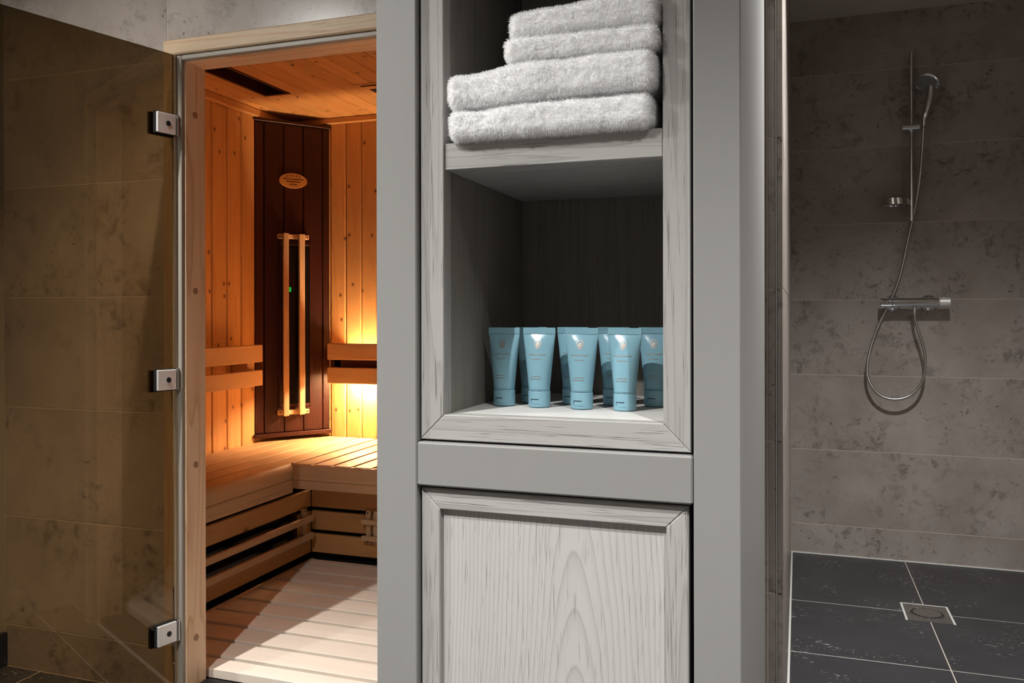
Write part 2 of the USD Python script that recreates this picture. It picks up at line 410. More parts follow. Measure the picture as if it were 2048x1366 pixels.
def side_wall(node, x, facing, ys, rows, mat='tile', th=0.008):
    for i in range(len(ys) - 1):
        for j in range(len(rows) - 1):
            x0, x1 = (x - th, x) if facing > 0 else (x, x + th)
            part(node, 'tile', bx(x0, x1, ys[i] + TG, ys[i + 1] - TG, rows[j] + TG, rows[j + 1] - TG, 0.0005), mat)
ws = thing('wall_left_001', 'limestone tiled side wall of the shower seen edge on', 'wall', kind='structure')
part(ws, 'grout_bed', bx(-0.10, -0.0315, WB + 0.009, WR + 0.05, 0, CEIL), 'grout')
side_wall(ws, -0.030, 1, [WB + 0.008, 2.40, 3.0, WR], ROWS_S)
part(ws, 'silicone_joint', bx(-0.031, -0.024, WB + 0.01, WR, 0, 0.006, 0.0015), 'silicone')
wl = thing('wall_left', 'pale side wall at the far end of the glass door', 'wall', kind='structure')
part(wl, 'plaster', bx(XL - 0.08, XL, YF, WB + 0.08, 0, CEIL), 'plaster')
bb = single('baseboard_left', 'black skirting along the pale side wall', 'baseboard', bx(XL, XL + 0.012, YF, WB - 0.0005, 0, 0.093, 0.002), 'black', kind='structure')
wri = thing('wall_right', 'limestone tiled wall to the side of the shower', 'wall', kind='structure')
part(wri, 'grout_bed', bx(XR + 0.0015, XR + 0.08, YF, WR, 0, CEIL), 'grout')
side_wall(wri, XR, -1, [YF, -1.4, -0.8, -0.2, 0.4, 1.0, 1.6, 2.2, 2.8, WR], ROWS)
wf = thing('wall_front', 'pale wall facing the sauna', 'wall', kind='structure')
part(wf, 'plaster', bx(XL, XR, YF - 0.08, YF, 0, CEIL), 'plaster')
ce = thing('ceiling', 'pale flat ceiling with recessed spotlights', 'ceiling', kind='structure')
part(ce, 'plaster', bx(XL - 0.08, XR + 0.08, YF - 0.08, WR + 0.08, CEIL, CEIL + 0.05), 'plaster')
for (x, y) in SPOTS:
    part(ce, 'spotlight_ring', revolve([(0.030, -0.0), (0.030, -0.004), (0.042, -0.004), (0.046, 0.0), (0.030, 0.0)], 28, (x, y, CEIL - 0.0005)), 'trimring')  # the added fill gets a ring too

# ------------------------------------------------------------------ door frame and glass door
t1 = thing('trim_1', 'pale pine door frame of the sauna with wooden plugs', 'door frame', kind='structure')
CY0 = 1.708                                  # casing front
part(t1, 'casing', bx(-1.519, -1.483, CY0, WB, 0, 1.661, 0.003), 'frame_z')
part(t1, 'casing', bx(-0.772, -0.734, CY0, WB, 0, 1.661, 0.003), 'frame_z')
part(t1, 'head_casing', bx(-1.5185, -0.7345, CY0 - 0.0006, WB, 1.6225, 1.6612, 0.003), 'frame_x')
part(t1, 'jamb', frame_xz([(-1.489, 0), (-1.467, 0), (-1.467, 1.608), (-1.489, 1.624)], WB + 0.001, 1.803, 0.0015), 'jamb_z')
part(t1, 'jamb', frame_xz([(-0.767, 0), (-0.789, 0), (-0.789, 1.608), (-0.767, 1.624)], WB + 0.001, 1.803, 0.0015), 'jamb_z')
part(t1, 'head_jamb', frame_xz([(-1.467, 1.608), (-0.789, 1.608), (-0.767, 1.624), (-1.489, 1.624)], WB + 0.001, 1.803, 0.0015), 'jamb_x')
part(t1, 'seal', bx(-1.4835, -1.4690, 1.716, WB + 0.0005, 0, 1.6225, 0.002), 'seal')
part(t1, 'seal', bx(-0.787, -0.772, 1.716, WB + 0.0005, 0, 1.6225, 0.002), 'seal')
part(t1, 'head_seal', bx(-1.4689, -0.7875, 1.716, WB + 0.0005, 1.6098, 1.6225, 0.002), 'seal')
for z in (1.481, 1.029, 0.583, 0.139):
    part(t1, 'plug', cyl((-1.468, 1.765, z), (-1.4658, 1.765, z), 0.0085, n=20), 'plug')
single('door_sill', 'black sill under the front edge of the wooden floor grid', 'threshold', bx(-1.466, -0.79, 1.735, 1.808, 0.0, 0.018, 0.002), 'black')

d1 = thing('door_1', 'bronze tinted glass door standing open on three hinges', 'door', (-1.478, 1.706, 0), kind='structure')
DU = np.array([-0.2408, -0.9706, 0.0]); DN = np.array([0.9706, -0.2408, 0.0])   # along the leaf; towards the room
H0 = np.array([-1.478, 1.706, 0.0])
def door_box(s0, s1, n0, n1, z0, z1, c=0.0):
    m = bx(s0, s1, n0, n1, z0, z1, c)
    T = np.eye(4); T[:3, 0], T[:3, 1], T[:3, 2], T[:3, 3] = DU, DN, (0, 0, 1), H0
    m.apply_transform(T)
    if np.linalg.det(T[:3, :3]) < 0:
        m.invert()
    return m
part(d1, 'glass_pane', door_box(0.004, 0.70, -0.008, 0.0, 0.02, 1.62, 0.001), 'bronze', label='bronze tinted glass pane')
for z in (1.442, 0.807, 0.178):
    hp = part(d1, 'hinge', door_box(0.004, 0.056, 0.002, 0.009, z - 0.025, z + 0.025, 0.0012), 'satin', label='square satin metal hinge plate')
    part(hp, 'hinge_bolt', cyl(H0 + DU * 0.026 + DN * 0.0085 + (0, 0, z), H0 + DU * 0.026 + DN * 0.0098 + (0, 0, z), 0.0065, n=24), 'rubber')
    part(hp, 'gasket', door_box(0.000, 0.062, 0.0, 0.002, z - 0.027, z + 0.027), 'rubber')
    part(hp, 'back_plate', door_box(0.000, 0.066, -0.018, -0.008, z - 0.029, z + 0.025, 0.001), 'rubber')
    part(hp, 'knuckle', cyl(H0 + DN * 0.002 - DU * 0.004 + (0, 0, z - 0.027), H0 + DN * 0.002 - DU * 0.004 + (0, 0, z + 0.027), 0.0045, n=16), 'steel')

# ------------------------------------------------------------------ sauna cabin shell
SX0, SX1, SY0, SY1, SZ = -2.20, -0.30, 1.806, 3.28, 1.845
def board(a0, a1, b0, b1, face, kind, th=0.014, ch=0.0045):
    """tongue and groove board; kind 'x': in a wall x=face looking +x, 'y': wall y=face looking -y, 'z': ceiling z=face looking down. a across, b along"""
    prof = [(a0, 0), (a0 + ch, -ch * 0.9), (a1 - ch, -ch * 0.9), (a1, 0), (a1, th), (a0, th)]
    P = []
    for b in (b0, b1):
        for a, d in prof:
            P.append({'x': (face - ch * 0.9 - d, a, b), 'y': (a, face + ch * 0.9 + d, b), 'z': (a, b, face + ch * 0.9 + d)}[kind])
    return hull(P)
swl = thing('wall_left_002', 'knotty pine board wall of the sauna beside the door', 'wall', kind='structure')
part(swl, 'backing', bx(SX0 - 0.07, SX0 - 0.016, 1.80, SY1 + 0.06, 0, 1.9), 'void')
e = 2.743 - 0.0925 * 10
while e < SY1:
    part(swl, 'board', board(max(e, SY0) + 0.0012, min(e + 0.0925, SY1) - 0.0012, 0.0, SZ, SX0, 'x'), 'pine_left'); e += 0.0925
swb = thing('wall_back_001', 'knotty pine board wall at the far side of the sauna', 'wall', kind='structure')
part(swb, 'backing', bx(SX0 - 0.07, SX1 + 0.07, SY1 + 0.016, SY1 + 0.07, 0, 1.9), 'void')
e = -1.91 - 0.078 * 4
while e < SX1:
    a0, a1 = max(e, SX0), min(e + 0.078, SX1)
    if a1 - a0 > 0.012:
        part(swb, 'board', board(a0 + 0.0012, a1 - 0.0012, 0.0, SZ, SY1, 'y'), 'pine_z')
    e += 0.078
swr = thing('wall_right_001', 'pine wall of the sauna hidden beyond the cabinet', 'wall', kind='structure')
part(swr, 'board', bx(SX1, SX1 + 0.05, SY0, SY1, 0, SZ), 'pine_z')
swf = thing('wall_front_001', 'pine wall of the sauna either side of its doorway', 'wall', kind='structure')
part(swf, 'board', [bx(SX0, -1.490, 1.8005, 1.8055, 0, SZ), bx(-0.766, SX1, 1.8005, 1.8055, 0, SZ), bx(-1.49, -0.766, 1.8005, 1.8055, 1.625, SZ)], 'pine_z')
sce = thing('ceiling_001', 'knotty pine board ceiling of the sauna', 'ceiling', kind='structure')
part(sce, 'backing', bx(SX0 - 0.07, SX1 + 0.07, 1.8, SY1 + 0.07, SZ + 0.06, SZ + 0.09), 'void')
HX0, HX1, HY0, HY1 = -2.024, -1.906, 2.08, 2.848       # opening of the ceiling heater
e = -1.605 - 0.0767 * 8
while e < SX1:
    a0, a1 = max(e, SX0) + 0.0012, min(e + 0.0767, SX1) - 0.0012
    e += 0.0767
    if a1 - a0 < 0.01:
        continue
    if a1 <= HX0 or a0 >= HX1:
        part(sce, 'board', board(a0, a1, SY0, SY1, SZ, 'z'), 'pine_y'); continue
    ms = [board(a0, a1, SY0, HY0, SZ, 'z'), board(a0, a1, HY1, SY1, SZ, 'z')]
    if a0 < HX0 - 0.004: ms.append(board(a0, HX0, HY0, HY1, SZ, 'z', ch=0.002))
    if a1 > HX1 + 0.004: ms.append(board(HX1, a1, HY0, HY1, SZ, 'z', ch=0.002))
    part(sce, 'board', ms, 'pine_y')
single('floor_001', 'dark floor under the wooden floor grid of the sauna', 'floor', bx(SX0 - 0.05, SX1 + 0.05, WB + 0.021, SY1 + 0.05, -0.03, 0.0), 'void', kind='structure')
single('trim_2', 'pine cove strip where the beside-door sauna wall meets its ceiling', 'trim', bx(SX0, SX0 + 0.020, SY0, SY1 - 0.001, 1.812, 1.8445, 0.004), 'pine_y', kind='structure')
single('trim_3', 'pine cove strip along the top of the far sauna wall', 'trim', bx(SX0 + 0.021, SX1, SY1 - 0.020, SY1 - 0.0005, 1.818, 1.8445, 0.004), 'pine_x', kind='structure')

# ceiling heater
ch = thing('ceiling_heater', 'long dark infrared heater recessed in the sauna ceiling', 'heater', ((HX0 + HX1) / 2, (HY0 + HY1) / 2, SZ))
w_ = 0.012
part(ch, 'liner', bx(HX0 + 0.0005, HX0 + w_, HY0, HY1, SZ - 0.003, SZ + 0.055, 0.001), 'cedar_y')
part(ch, 'liner', bx(HX1 - w_, HX1 - 0.0005, HY0, HY1, SZ - 0.003, SZ + 0.055, 0.001), 'cedar_y')
part(ch, 'liner', bx(HX0 + w_, HX1 - w_, HY1 - w_ - 0.006, HY1 - 0.0005, SZ - 0.003, SZ + 0.055, 0.001), 'cedar_x')
part(ch, 'liner', bx(HX0 + w_, HX1 - w_, HY0 + 0.0005, HY0 + w_, SZ - 0.003, SZ + 0.055, 0.001), 'cedar_x')
part(ch, 'heating_panel', bx(HX0 + w_, HX1 - w_, HY0 + w_, HY1 - w_ - 0.006, SZ + 0.040, SZ + 0.052), 'blackglass')
for k in range(5):
    x = HX0 + 0.028 + k * 0.0155
    part(ch, 'grille_rod', bx(x, x + 0.003, HY0 + w_, HY1 - w_ - 0.006, SZ + 0.028, SZ + 0.031), 'rubber')
cv = thing('ceiling_vent', 'small slotted vent in the sauna ceiling near the cabinet edge', 'vent', (-1.50, 2.90, SZ))
part(cv, 'plate', bx(-1.605, -1.38, 2.82, 2.985, SZ - 0.0035, SZ - 0.0002, 0.001), 'pine_x')
part(cv, 'slot', bx(-1.587, -1.40, 2.831, 2.845, SZ - 0.0045, SZ - 0.0036), 'void')
part(cv, 'slot', bx(-1.575, -1.40, 2.885, 2.96, SZ - 0.0045, SZ - 0.0036), 'void')

# ------------------------------------------------------------------ corner panel with heater and plaque
PA, PB = np.array([-2.2, 3.011]), np.array([-1.987, 3.28])
PL = np.linalg.norm(PB - PA); pu = (PB - PA) / PL; pn = np.array([pu[1], -pu[0]])
def dg(s0, s1, o0, o1, z0, z1, c=0.0):
    """box on the diagonal panel: s along it, o out of it towards the room"""
    m = bx(s0, s1, o0, o1, z0, z1, c)
    T = np.eye(4); T[:3, 0] = (*pu, 0); T[:3, 1] = (*pn, 0); T[:3, 3] = (*PA, 0)
    m.apply_transform(T)
    if m.volume < 0:
        m.invert()
    return m
def dpt(s, o, z):
    q = PA + pu * s + pn * o; return np.array([q[0], q[1], z])
cp = thing('corner_panel', 'dark red cedar panel across the far corner of the sauna', 'panel', (*((PA + PB) / 2), 0.437))
edges = [0.004, 0.045, 0.131, 0.217, 0.305, PL - 0.004]
for k in range(5):
    part(cp, 'board', dg(edges[k] + 0.001, edges[k + 1] - 0.001, -0.014, 0.0 if k else -0.002, 0.455, 1.797, 0.003), 'cedar_z')
part(cp, 'bottom_ledge', dg(0.0, PL, -0.012, 0.014, 0.437, 0.4545, 0.002), 'cedar_x')
part(cp, 'top_strip', dg(0.0, PL, -0.012, 0.008, 1.798, 1.811, 0.002), 'cedar_x')
hh = thing('infrared_heater', 'tall black glass infrared heater behind two wooden bars in the cedar corner', 'heater', tuple(dpt(0.18, 0.0, 0.53)))
part(hh, 'frame', [dg(0.107, 0.118, 0.0005, 0.007, 0.564, 1.282, 0.001), dg(0.243, 0.254, 0.0005, 0.007, 0.564, 1.282, 0.001), dg(0.118, 0.243, 0.0005, 0.007, 0.564, 0.577, 0.001), dg(0.118, 0.243, 0.0005, 0.007, 1.270, 1.282, 0.001)], 'cedar_z')
part(hh, 'heating_glass', dg(0.118, 0.243, 0.0005, 0.004, 0.577, 1.270), 'blackglass')
for z0, z1 in ((1.296, 1.316), (0.532, 0.552)):
    cb = part(hh, 'crossbar', dg(0.099, 0.237, 0.0005, 0.020, z0, z1, 0.002), 'aspen_x')
    for s in (0.107, 0.229):
        part(cb, 'screw', cyl(dpt(s, 0.0195, (z0 + z1) / 2), dpt(s, 0.0210, (z0 + z1) / 2), 0.003, n=12), 'ink')
part(hh, 'guard_bar', dg(0.118, 0.142, 0.0205, 0.036, 0.528, 1.320, 0.002), 'aspen_z')
part(hh, 'guard_bar', dg(0.188, 0.213, 0.0205, 0.036, 0.530, 1.318, 0.002), 'aspen_z')
part(hh, 'indicator_light', dg(0.1500, 0.1610, 0.004, 0.006, 1.066, 1.087), 'led', label='small green indicator light')
pq = thing('plaque', 'oval wooden plaque with dark lettering on the red cedar panel', 'plaque', tuple(dpt(0.171, 0.0, 1.552)))
t_ = np.linspace(0, 2 * math.pi, 40, endpoint=False)
def oval(a, b, o0, o1):
    P = []
    for o, k in ((o0, 1.0), (o1 - 0.001, 1.0), (o1, 0.97)):
        for q in t_:
            P.append(dpt(0.171 + a * k * math.cos(q), o, 1.552 + b * k * math.sin(q)))
    return hull(P)
part(pq, 'board', oval(0.0625, 0.033, 0.0002, 0.006), 'plaque')
for k in range(5):
    st = []
    for i in range(10):
        q = math.pi / 2 + i * math.pi / 5; rr = 0.0044 if i % 2 == 0 else 0.0019
        st.append((rr * math.cos(q), rr * math.sin(q)))
    m = trimesh.creation.extrude_polygon(Polygon(st), 0.0006, engine='earcut'); v = m.vertices
    s0, z0 = 0.171 + (k - 2) * 0.014, 1.5735 - 0.0008 * (k - 2) ** 2
    m.vertices = np.array([dpt(s0 + a, 0.006 + c, z0 + b) for a, b, c in v])
    part(pq, 'star', m, 'ink')
rng = random.Random(5)
for zz, hw, hgt in ((1.5585, 0.045, 0.0034), (1.5475, 0.031, 0.0034), (1.5350, 0.016, 0.0034)):
    s, ms = 0.171 - hw, []
    while s < 0.171 + hw:
        w = rng.uniform(0.0016, 0.0034); hgt_ = hgt * rng.uniform(0.7, 1.25)
        ms.append(dg(s, s + w, 0.006, 0.0066, zz - hgt_ / 2, zz + hgt_ / 2)); s += w + 0.0007
    part(pq, 'lettering', ms, 'ink')

# ------------------------------------------------------------------ bench
BT, BXF, BYF, BXS, BYS = 0.421, -1.754, 2.631, -1.77, 2.777
bench = thing('sauna_bench', 'corner sauna bench of pale slats over a boarded front', 'bench', (-1.9, 2.9, 0))
sl = [-2.195, -2.1065, -2.018, -1.930, -1.842]
for k in range(4):
    part(bench, 'slat', bx(sl[k] + 0.0045, sl[k + 1] - 0.0045, SY0 + 0.004, SY1 - 0.004, BT - 0.024, BT, 0.001), 'aspen_y')
def nose(z0, z1, r):
    q = np.linspace(0, math.pi / 2, 8)
    return [(r * (1 - math.cos(a)), z1 - r * (1 - math.sin(a))) for a in q]
P = []
prof = [(-1.8375, BT - 0.024), (-1.8375, BT)] + [(BXF - 0.022 + 0.022 * math.sin(a), BT - 0.034 + 0.034 * math.cos(a)) for a in np.linspace(0.05, math.pi / 2, 14)] + [(BXF, 0.3655), (BXF - 0.02, 0.3655)]
for y in (SY0 + 0.004, BYF + 0.012):
    P += [(x, y, z) for x, z in prof]
part(bench, 'nosing', hull(P), 'aspen_y')
part(bench, 'slat', bx(-1.8375, BXF - 0.0065, BYF + 0.0135, SY1 - 0.004, BT - 0.024, BT, 0.001), 'aspen_y')
e = BXF
while e < SX1 - 0.03:
    part(bench, 'slat', bx(e + 0.006, min(e + 0.081, SX1) - 0.0065, BYF + 0.006, SY1 - 0.004, BT - 0.024, BT, 0.001), 'aspen_y'); e += 0.081
part(bench, 'fascia', bx(BXF - 0.022, BXF - 0.0005, SY0 + 0.004, BYF + 0.012, 0.333, 0.3635, 0.002), 'aspen_y')
part(bench, 'under_rail', bx(BXF - 0.040, BXF - 0.008, SY0 + 0.004, BYF + 0.012, 0.312, 0.3325, 0.001), 'aspen_y')
P = []
prof = [(BYF + 0.022, 0.3635), (BYF + 0.001, 0.3635), (BYF, 0.366)] + [(BYF + 0.006 - 0.006 * math.sin(a), 0.413 + 0.006 * math.cos(a)) for a in np.linspace(math.pi / 2, 0, 5)] + [(BYF + 0.022, 0.419)]
part(bench, 'nosing', hull([(x, y - 0.0035, z) for x in (BXF + 0.001, SX1 - 0.01) for y, z in prof]), 'aspen_x')
part(bench, 'fascia', bx(BXF + 0.001, SX1 - 0.01, BYF, BYF + 0.020, 0.330, 0.3620, 0.0015), 'aspen_x')
# boarded front below
part(bench, 'backing', [bx(BXS - 0.06, BXS - 0.045, SY0 + 0.004, BYS + 0.05, 0, 0.33), bx(BXS - 0.05, SX1 - 0.01, BYS + 0.045, BYS + 0.06, 0, 0.33)], 'void')
for z0, z1, yb in ((0.233, 0.298, BYS - 0.001), (0.057, 0.114, BYS - 0.001)):
    part(bench, 'front_board', bx(BXS - 0.018, BXS, SY0 + 0.004, yb, z0, z1, 0.002), 'hemlock_y')
part(bench, 'front_board', bx(BXS - 0.018, BXS, 2.690, BYS - 0.001, 0.128, 0.216, 0.002), 'hemlock_y')
for z0, z1 in ((0.231, 0.302), (0.1445, 0.2155), (0.0575, 0.1285)):
    part(bench, 'front_board', bx(BXS + 0.0005, SX1 - 0.01, BYS, BYS + 0.018, z0, z1, 0.002), 'hemlock_x')

h2 = thing('bench_heater', 'long black heater under the bench behind two horizontal wooden rails', 'heater', (BXS, 2.25, 0.12))
part(h2, 'heating_glass', bx(BXS - 0.040, BXS - 0.020, SY0 + 0.03, 2.684, 0.116, 0.232), 'blackglass')
part(h2, 'end_post', bx(BXS - 0.030, BXS - 0.004, 2.672, 2.688, 0.118, 0.231, 0.001), 'cedar_z')
for z0, z1 in ((0.186, 0.209), (0.120, 0.144)):
    part(h2, 'guard_rail', bx(BXS + 0.016, BXS + 0.032, SY0 + 0.02, 2.745, z0, z1, 0.002), 'aspen_y')
for y in (2.10, 2.715):
    br = part(h2, 'bracket', bx(BXS + 0.0005, BXS + 0.0155, y - 0.012, y + 0.012, 0.104, 0.236, 0.002), 'aspen_z')
    for z in (0.112, 0.228):
        part(br, 'screw', cyl((BXS + 0.015, y, z), (BXS + 0.0166, y, z), 0.003, n=12), 'ink')
h3 = thing('bench_heater', 'short heater with two wooden rails on the far bench front beside the cabinet', 'heater', (-1.45, BYS, 0.12))
part(h3, 'heating_glass', bx(-1.46, -1.0, BYS - 0.004, BYS - 0.0005, 0.125, 0.229), 'blackglass')
for z0, z1 in ((0.189, 0.207), (0.128, 0.146)):
    part(h3, 'guard_rail', bx(-1.535, -0.93, BYS - 0.036, BYS - 0.020, z0, z1, 0.002), 'aspen_x')
for x in (-1.515, -1.485, -0.96):
    br = part(h3, 'bracket', bx(x - 0.009, x + 0.009, BYS - 0.0195, BYS - 0.0005, 0.114, 0.237, 0.002), 'aspen_z')
    if x != -1.485:
        for z in (0.121, 0.230):
            part(br, 'screw', cyl((x, BYS - 0.0190, z), (x, BYS - 0.0208, z), 0.003, n=12), 'ink')

# backrests
b1 = thing('backrest', 'two-slat wooden backrest on the pine wall beside the door', 'backrest', (-2.15, 2.4, 0.67))
for z0, z1 in ((0.771, 0.843), (0.674, 0.739)):
    part(b1, 'slat', bx(-2.118, -2.100, SY0 + 0.01, 2.936, z0, z1, 0.003), 'aspen_y')
for y in (2.0, 2.875):
    part(b1, 'spacer', bx(-2.1985, -2.1185, y - 0.018, y + 0.018, 0.69, 0.83, 0.002), 'aspen_z')
b2 = thing('backrest', 'two-slat wooden backrest glowing from behind on the far sauna wall', 'backrest', (-1.2, 3.2, 0.66))
for z0, z1 in ((0.770, 0.841), (0.667, 0.737)):
    part(b2, 'slat', bx(-1.946, -0.45, 3.180, 3.198, z0, z1, 0.003), 'aspen_x')
for x in (-1.905, -1.2, -0.5):
    part(b2, 'spacer', bx(x - 0.018, x + 0.018, 3.1985, 3.2785, 0.69, 0.82, 0.002), 'aspen_z')
part(b2, 'backing_strip', bx(-1.940, -0.45, 3.1985, 3.204, 0.728, 0.778), 'cedar_x')  # added strip hiding the lit wall so the slat gap looks dark
lp = thing('sauna_lamp', 'warm lamp hidden behind the backrest on the far sauna wall', 'lamp', (-1.6, 3.25, 0.755))
part(lp, 'glass_tube', cyl((-1.86, 3.240, 0.689), (-1.70, 3.240, 0.689), 0.010, n=16), 'bulb')
part(lp, 'base', bx(-1.87, -1.69, 3.2505, 3.2785, 0.679, 0.699, 0.002), 'satin')

# duckboard
dk = thing('floor_grid', 'pale wooden slatted floor grid on the sauna floor', 'floor grid', (-1.1, 2.3, 0))
gaps = [1.894 - 0.0035, 1.992, 2.095, 2.199, 2.303, 2.410, 2.515, 2.619, 2.721]
ed = [1.812] + gaps + [BYS - 0.006]
for k in range(len(ed) - 1):
    part(dk, 'slat', bx(-1.750, SX1 - 0.03, ed[k] + 0.009, ed[k + 1] - 0.009, 0.012, 0.036, 0.001), 'floor_slat')
part(dk, 'side_rail', bx(-1.766, -1.7505, 1.815, BYS - 0.006, 0.006, 0.036, 0.002), 'aspen_y')
for x in (-1.60, -1.1, -0.6):
    part(dk, 'bearer', bx(x - 0.02, x + 0.02, 1.82, BYS - 0.01, 0.0005, 0.0118), 'aspen_y')

# ------------------------------------------------------------------ cabinet
cb = thing('linen_cabinet', 'tall grey cabinet with limed oak frames, open shelves and a panelled door', 'cabinet', (-0.3, 1.36, 0))
part(cb, 'stile', bx(-0.536, -0.477, 1.0, 1.022, 0.0, CEIL, 0.0015), 'lacquer')
part(cb, 'stile', bx(-0.1175, -0.063, 1.0, 1.022, 0.0, CEIL, 0.0015), 'lacquer')
part(cb, 'rail', bx(-0.4765, -0.1185, 1.0, 1.03, 0.7435, 0.801, 0.0022), 'lacquer')
part(cb, 'side_panel', bx(-0.536, -0.518, 1.0225, 1.7265, 0.0, CEIL, 0.001), 'lacquer')
part(cb, 'side_panel', bx(-0.081, -0.0632, 1.0225, 1.7265, 0.0, CEIL, 0.001), 'lacquer')
part(cb, 'carcass', [bx(-0.5175, -0.460, 1.0325, 1.36, 0.02, CEIL), bx(-0.136, -0.0815, 1.0325, 1.36, 0.02, CEIL), bx(-0.4755, -0.1215, 1.0335, 1.36, 0.06, 0.817), bx(-0.4755, -0.1215, 1.0335, 1.36, 1.521, CEIL)], 'carcass')
FX0, FX1, FZ0, FZ1 = -0.4755, -0.1215, 0.8035, 1.534
IX0, IX1, IZ0, IZ1 = -0.4415, -0.1545, 0.837, 1.50
FY, FYB = 1.0095, 1.0325
part(cb, 'frame_stile', frame_xz([(FX0, FZ0), (IX0, IZ0), (IX0, IZ1), (FX0, FZ1)], FY, FYB, 0.0012), 'oak_z')
part(cb, 'frame_stile', frame_xz([(FX1, FZ0), (FX1, FZ1), (IX1, IZ1), (IX1, IZ0)], FY, FYB, 0.0012), 'oak_z')
part(cb, 'frame_rail', frame_xz([(FX0, FZ0), (FX1, FZ0), (IX1, IZ0), (IX0, IZ0)], FY, FYB, 0.0012), 'oak_x')
part(cb, 'frame_rail', frame_xz([(FX0, FZ1), (IX0, IZ1), (IX1, IZ1), (FX1, FZ1)], FY, FYB, 0.0012), 'oak_x')
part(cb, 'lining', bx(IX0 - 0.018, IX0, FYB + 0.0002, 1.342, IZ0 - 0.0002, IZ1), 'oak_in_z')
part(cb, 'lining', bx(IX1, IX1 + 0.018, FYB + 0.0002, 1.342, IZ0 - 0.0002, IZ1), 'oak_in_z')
part(cb, 'lining', bx(IX0, IX1, FYB + 0.0002, 1.342, IZ0 - 0.018, IZ0 - 0.0003), 'oak_lit_floor')
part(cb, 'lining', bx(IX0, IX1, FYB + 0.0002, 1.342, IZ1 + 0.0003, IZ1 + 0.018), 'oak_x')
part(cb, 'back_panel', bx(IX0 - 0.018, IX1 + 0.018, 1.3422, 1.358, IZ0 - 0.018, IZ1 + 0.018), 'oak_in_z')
part(cb, 'shelf', bx(IX0 + 0.0006, IX1 - 0.0006, 1.0125, 1.3415, 1.159, 1.194, 0.001), 'oak_x')
dr = part(cb, 'door', bx(-0.4485, -0.1508, 1.0175, 1.0295, 0.10, 0.7125), 'oak_panel', label='limed oak centre panel of the cabinet door')
DX0, DX1, DZ0, DZ1 = -0.4745, -0.1245, 0.085, 0.7395
PX0, PX1, PZ0, PZ1 = -0.448, -0.1512, 0.112, 0.712
part(dr, 'door_stile', frame_xz([(DX0, DZ0), (PX0, PZ0), (PX0, PZ1), (DX0, DZ1)], FY, 1.030, 0.0014), 'oak_z')
part(dr, 'door_stile', frame_xz([(DX1, DZ0), (DX1, DZ1), (PX1, PZ1), (PX1, PZ0)], FY, 1.030, 0.0014), 'oak_z')
part(dr, 'door_rail', frame_xz([(DX0, DZ1), (PX0, PZ1), (PX1, PZ1), (DX1, DZ1)], FY, 1.030, 0.0014), 'oak_x')
part(dr, 'door_rail', frame_xz([(DX0, DZ0), (DX1, DZ0), (PX1, PZ0), (PX0, PZ0)], FY, 1.030, 0.0014), 'oak_x')
part(cb, 'plinth', bx(-0.4765, -0.118, 1.012, 1.03, 0.0, 0.082, 0.001), 'lacquer')

# ------------------------------------------------------------------ tubes
def tube_section(z):
    """half width, half depth of the tube at height z above its foot"""
    f = min(1, max(0, (z - 0.0235) / (0.103 - 0.0235)))
    a = 0.0150 + (0.0238 - 0.0150) * f ** 1.05
    b = 0.0148 * (1 - f ** 2.6) + 0.0010
    return a, b
def tube_loft(zs, secs, n=44):
    t = np.linspace(0, 2 * math.pi, n, endpoint=False); V, F = [], []
    for z, (a, b) in zip(zs, secs):
        V += [(a * math.cos(q), b * math.sin(q), z) for q in t]
    m = len(zs)
    for i in range(m - 1):
        for k in range(n):
            q, w = i * n + k, i * n + (k + 1) % n
            F += [(q, w, w + n), (q, w + n, q + n)]
    for i, rev in ((0, True), (m - 1, False)):
        c = len(V); V.append((0, 0, zs[i]))
        for k in range(n):
            q, w = i * n + k, i * n + (k + 1) % n
            F.append((c, w, q) if rev else (c, q, w))
    return trimesh.Trimesh(np.array(V), F, process=False)
def on_tube(x, z, lift=0.00025):
    a, b = tube_section(z)
    return (x, -b * math.sqrt(max(0.0, 1 - (x / a) ** 2)) - lift, z)
def decal(x0, x1, z0, z1, nx=4, nz=1, lift=0.0003):
    V, F = [], []
    for j in range(nz + 1):
        for i in range(nx + 1):
            V.append(on_tube(x0 + (x1 - x0) * i / nx, z0 + (z1 - z0) * j / nz, lift))
    for j in range(nz):
        for i in range(nx):
            q = j * (nx + 1) + i
            F += [(q, q + 1, q + nx + 2), (q, q + nx + 2, q + nx + 1)]
    return trimesh.Trimesh(np.array(V), F, process=False)
def decal_ring(cx, cz, pts_out, pts_in):
    V, F, n = [], [], len(pts_out)
    for p in (pts_out, pts_in):
        V += [on_tube(cx + x, cz + z) for x, z in p]
    for k in range(n):
        w = (k + 1) % n
        F += [(k, w, n + w), (k, n + w, n + k)]
    return trimesh.Trimesh(np.array(V), F, process=False)
tb = thing('lotion_tube', 'pale blue tube standing first from the dark side wall in the front row', 'tube', (-0.4035, 1.140, 0.8372))
TO = tb.origin
def tpart(name, m, mat, smooth=False, parent=None, label=None):
    m = trimesh.util.concatenate(m) if isinstance(m, list) else m.copy(); m.apply_translation(TO); return part(parent or tb, name, m, mat, smooth, label)
zs = list(np.linspace(0.0240, 0.1030, 22)); body = tube_loft(zs, [tube_section(z) for z in zs])
tpart('body', body, 'tube', 60)
tpart('crimp', bx(-0.0240, 0.0240, -0.0011, 0.0011, 0.1032, 0.1125, 0.0006), 'tube')
capz = [0.0, 0.0008, 0.0025, 0.0215, 0.0228, 0.0236]
capr = [0.0140, 0.0152, 0.0157, 0.0158, 0.0155, 0.0148]
cap = tpart('cap', tube_loft(capz, [(r, r * 0.97) for r in capr]), 'cap', 40)
def on_cap(x, z, lift):
    return (x, -math.sqrt(max(0, (0.01575 * 0.97) ** 2 - (x * 0.97) ** 2)) - lift, z)
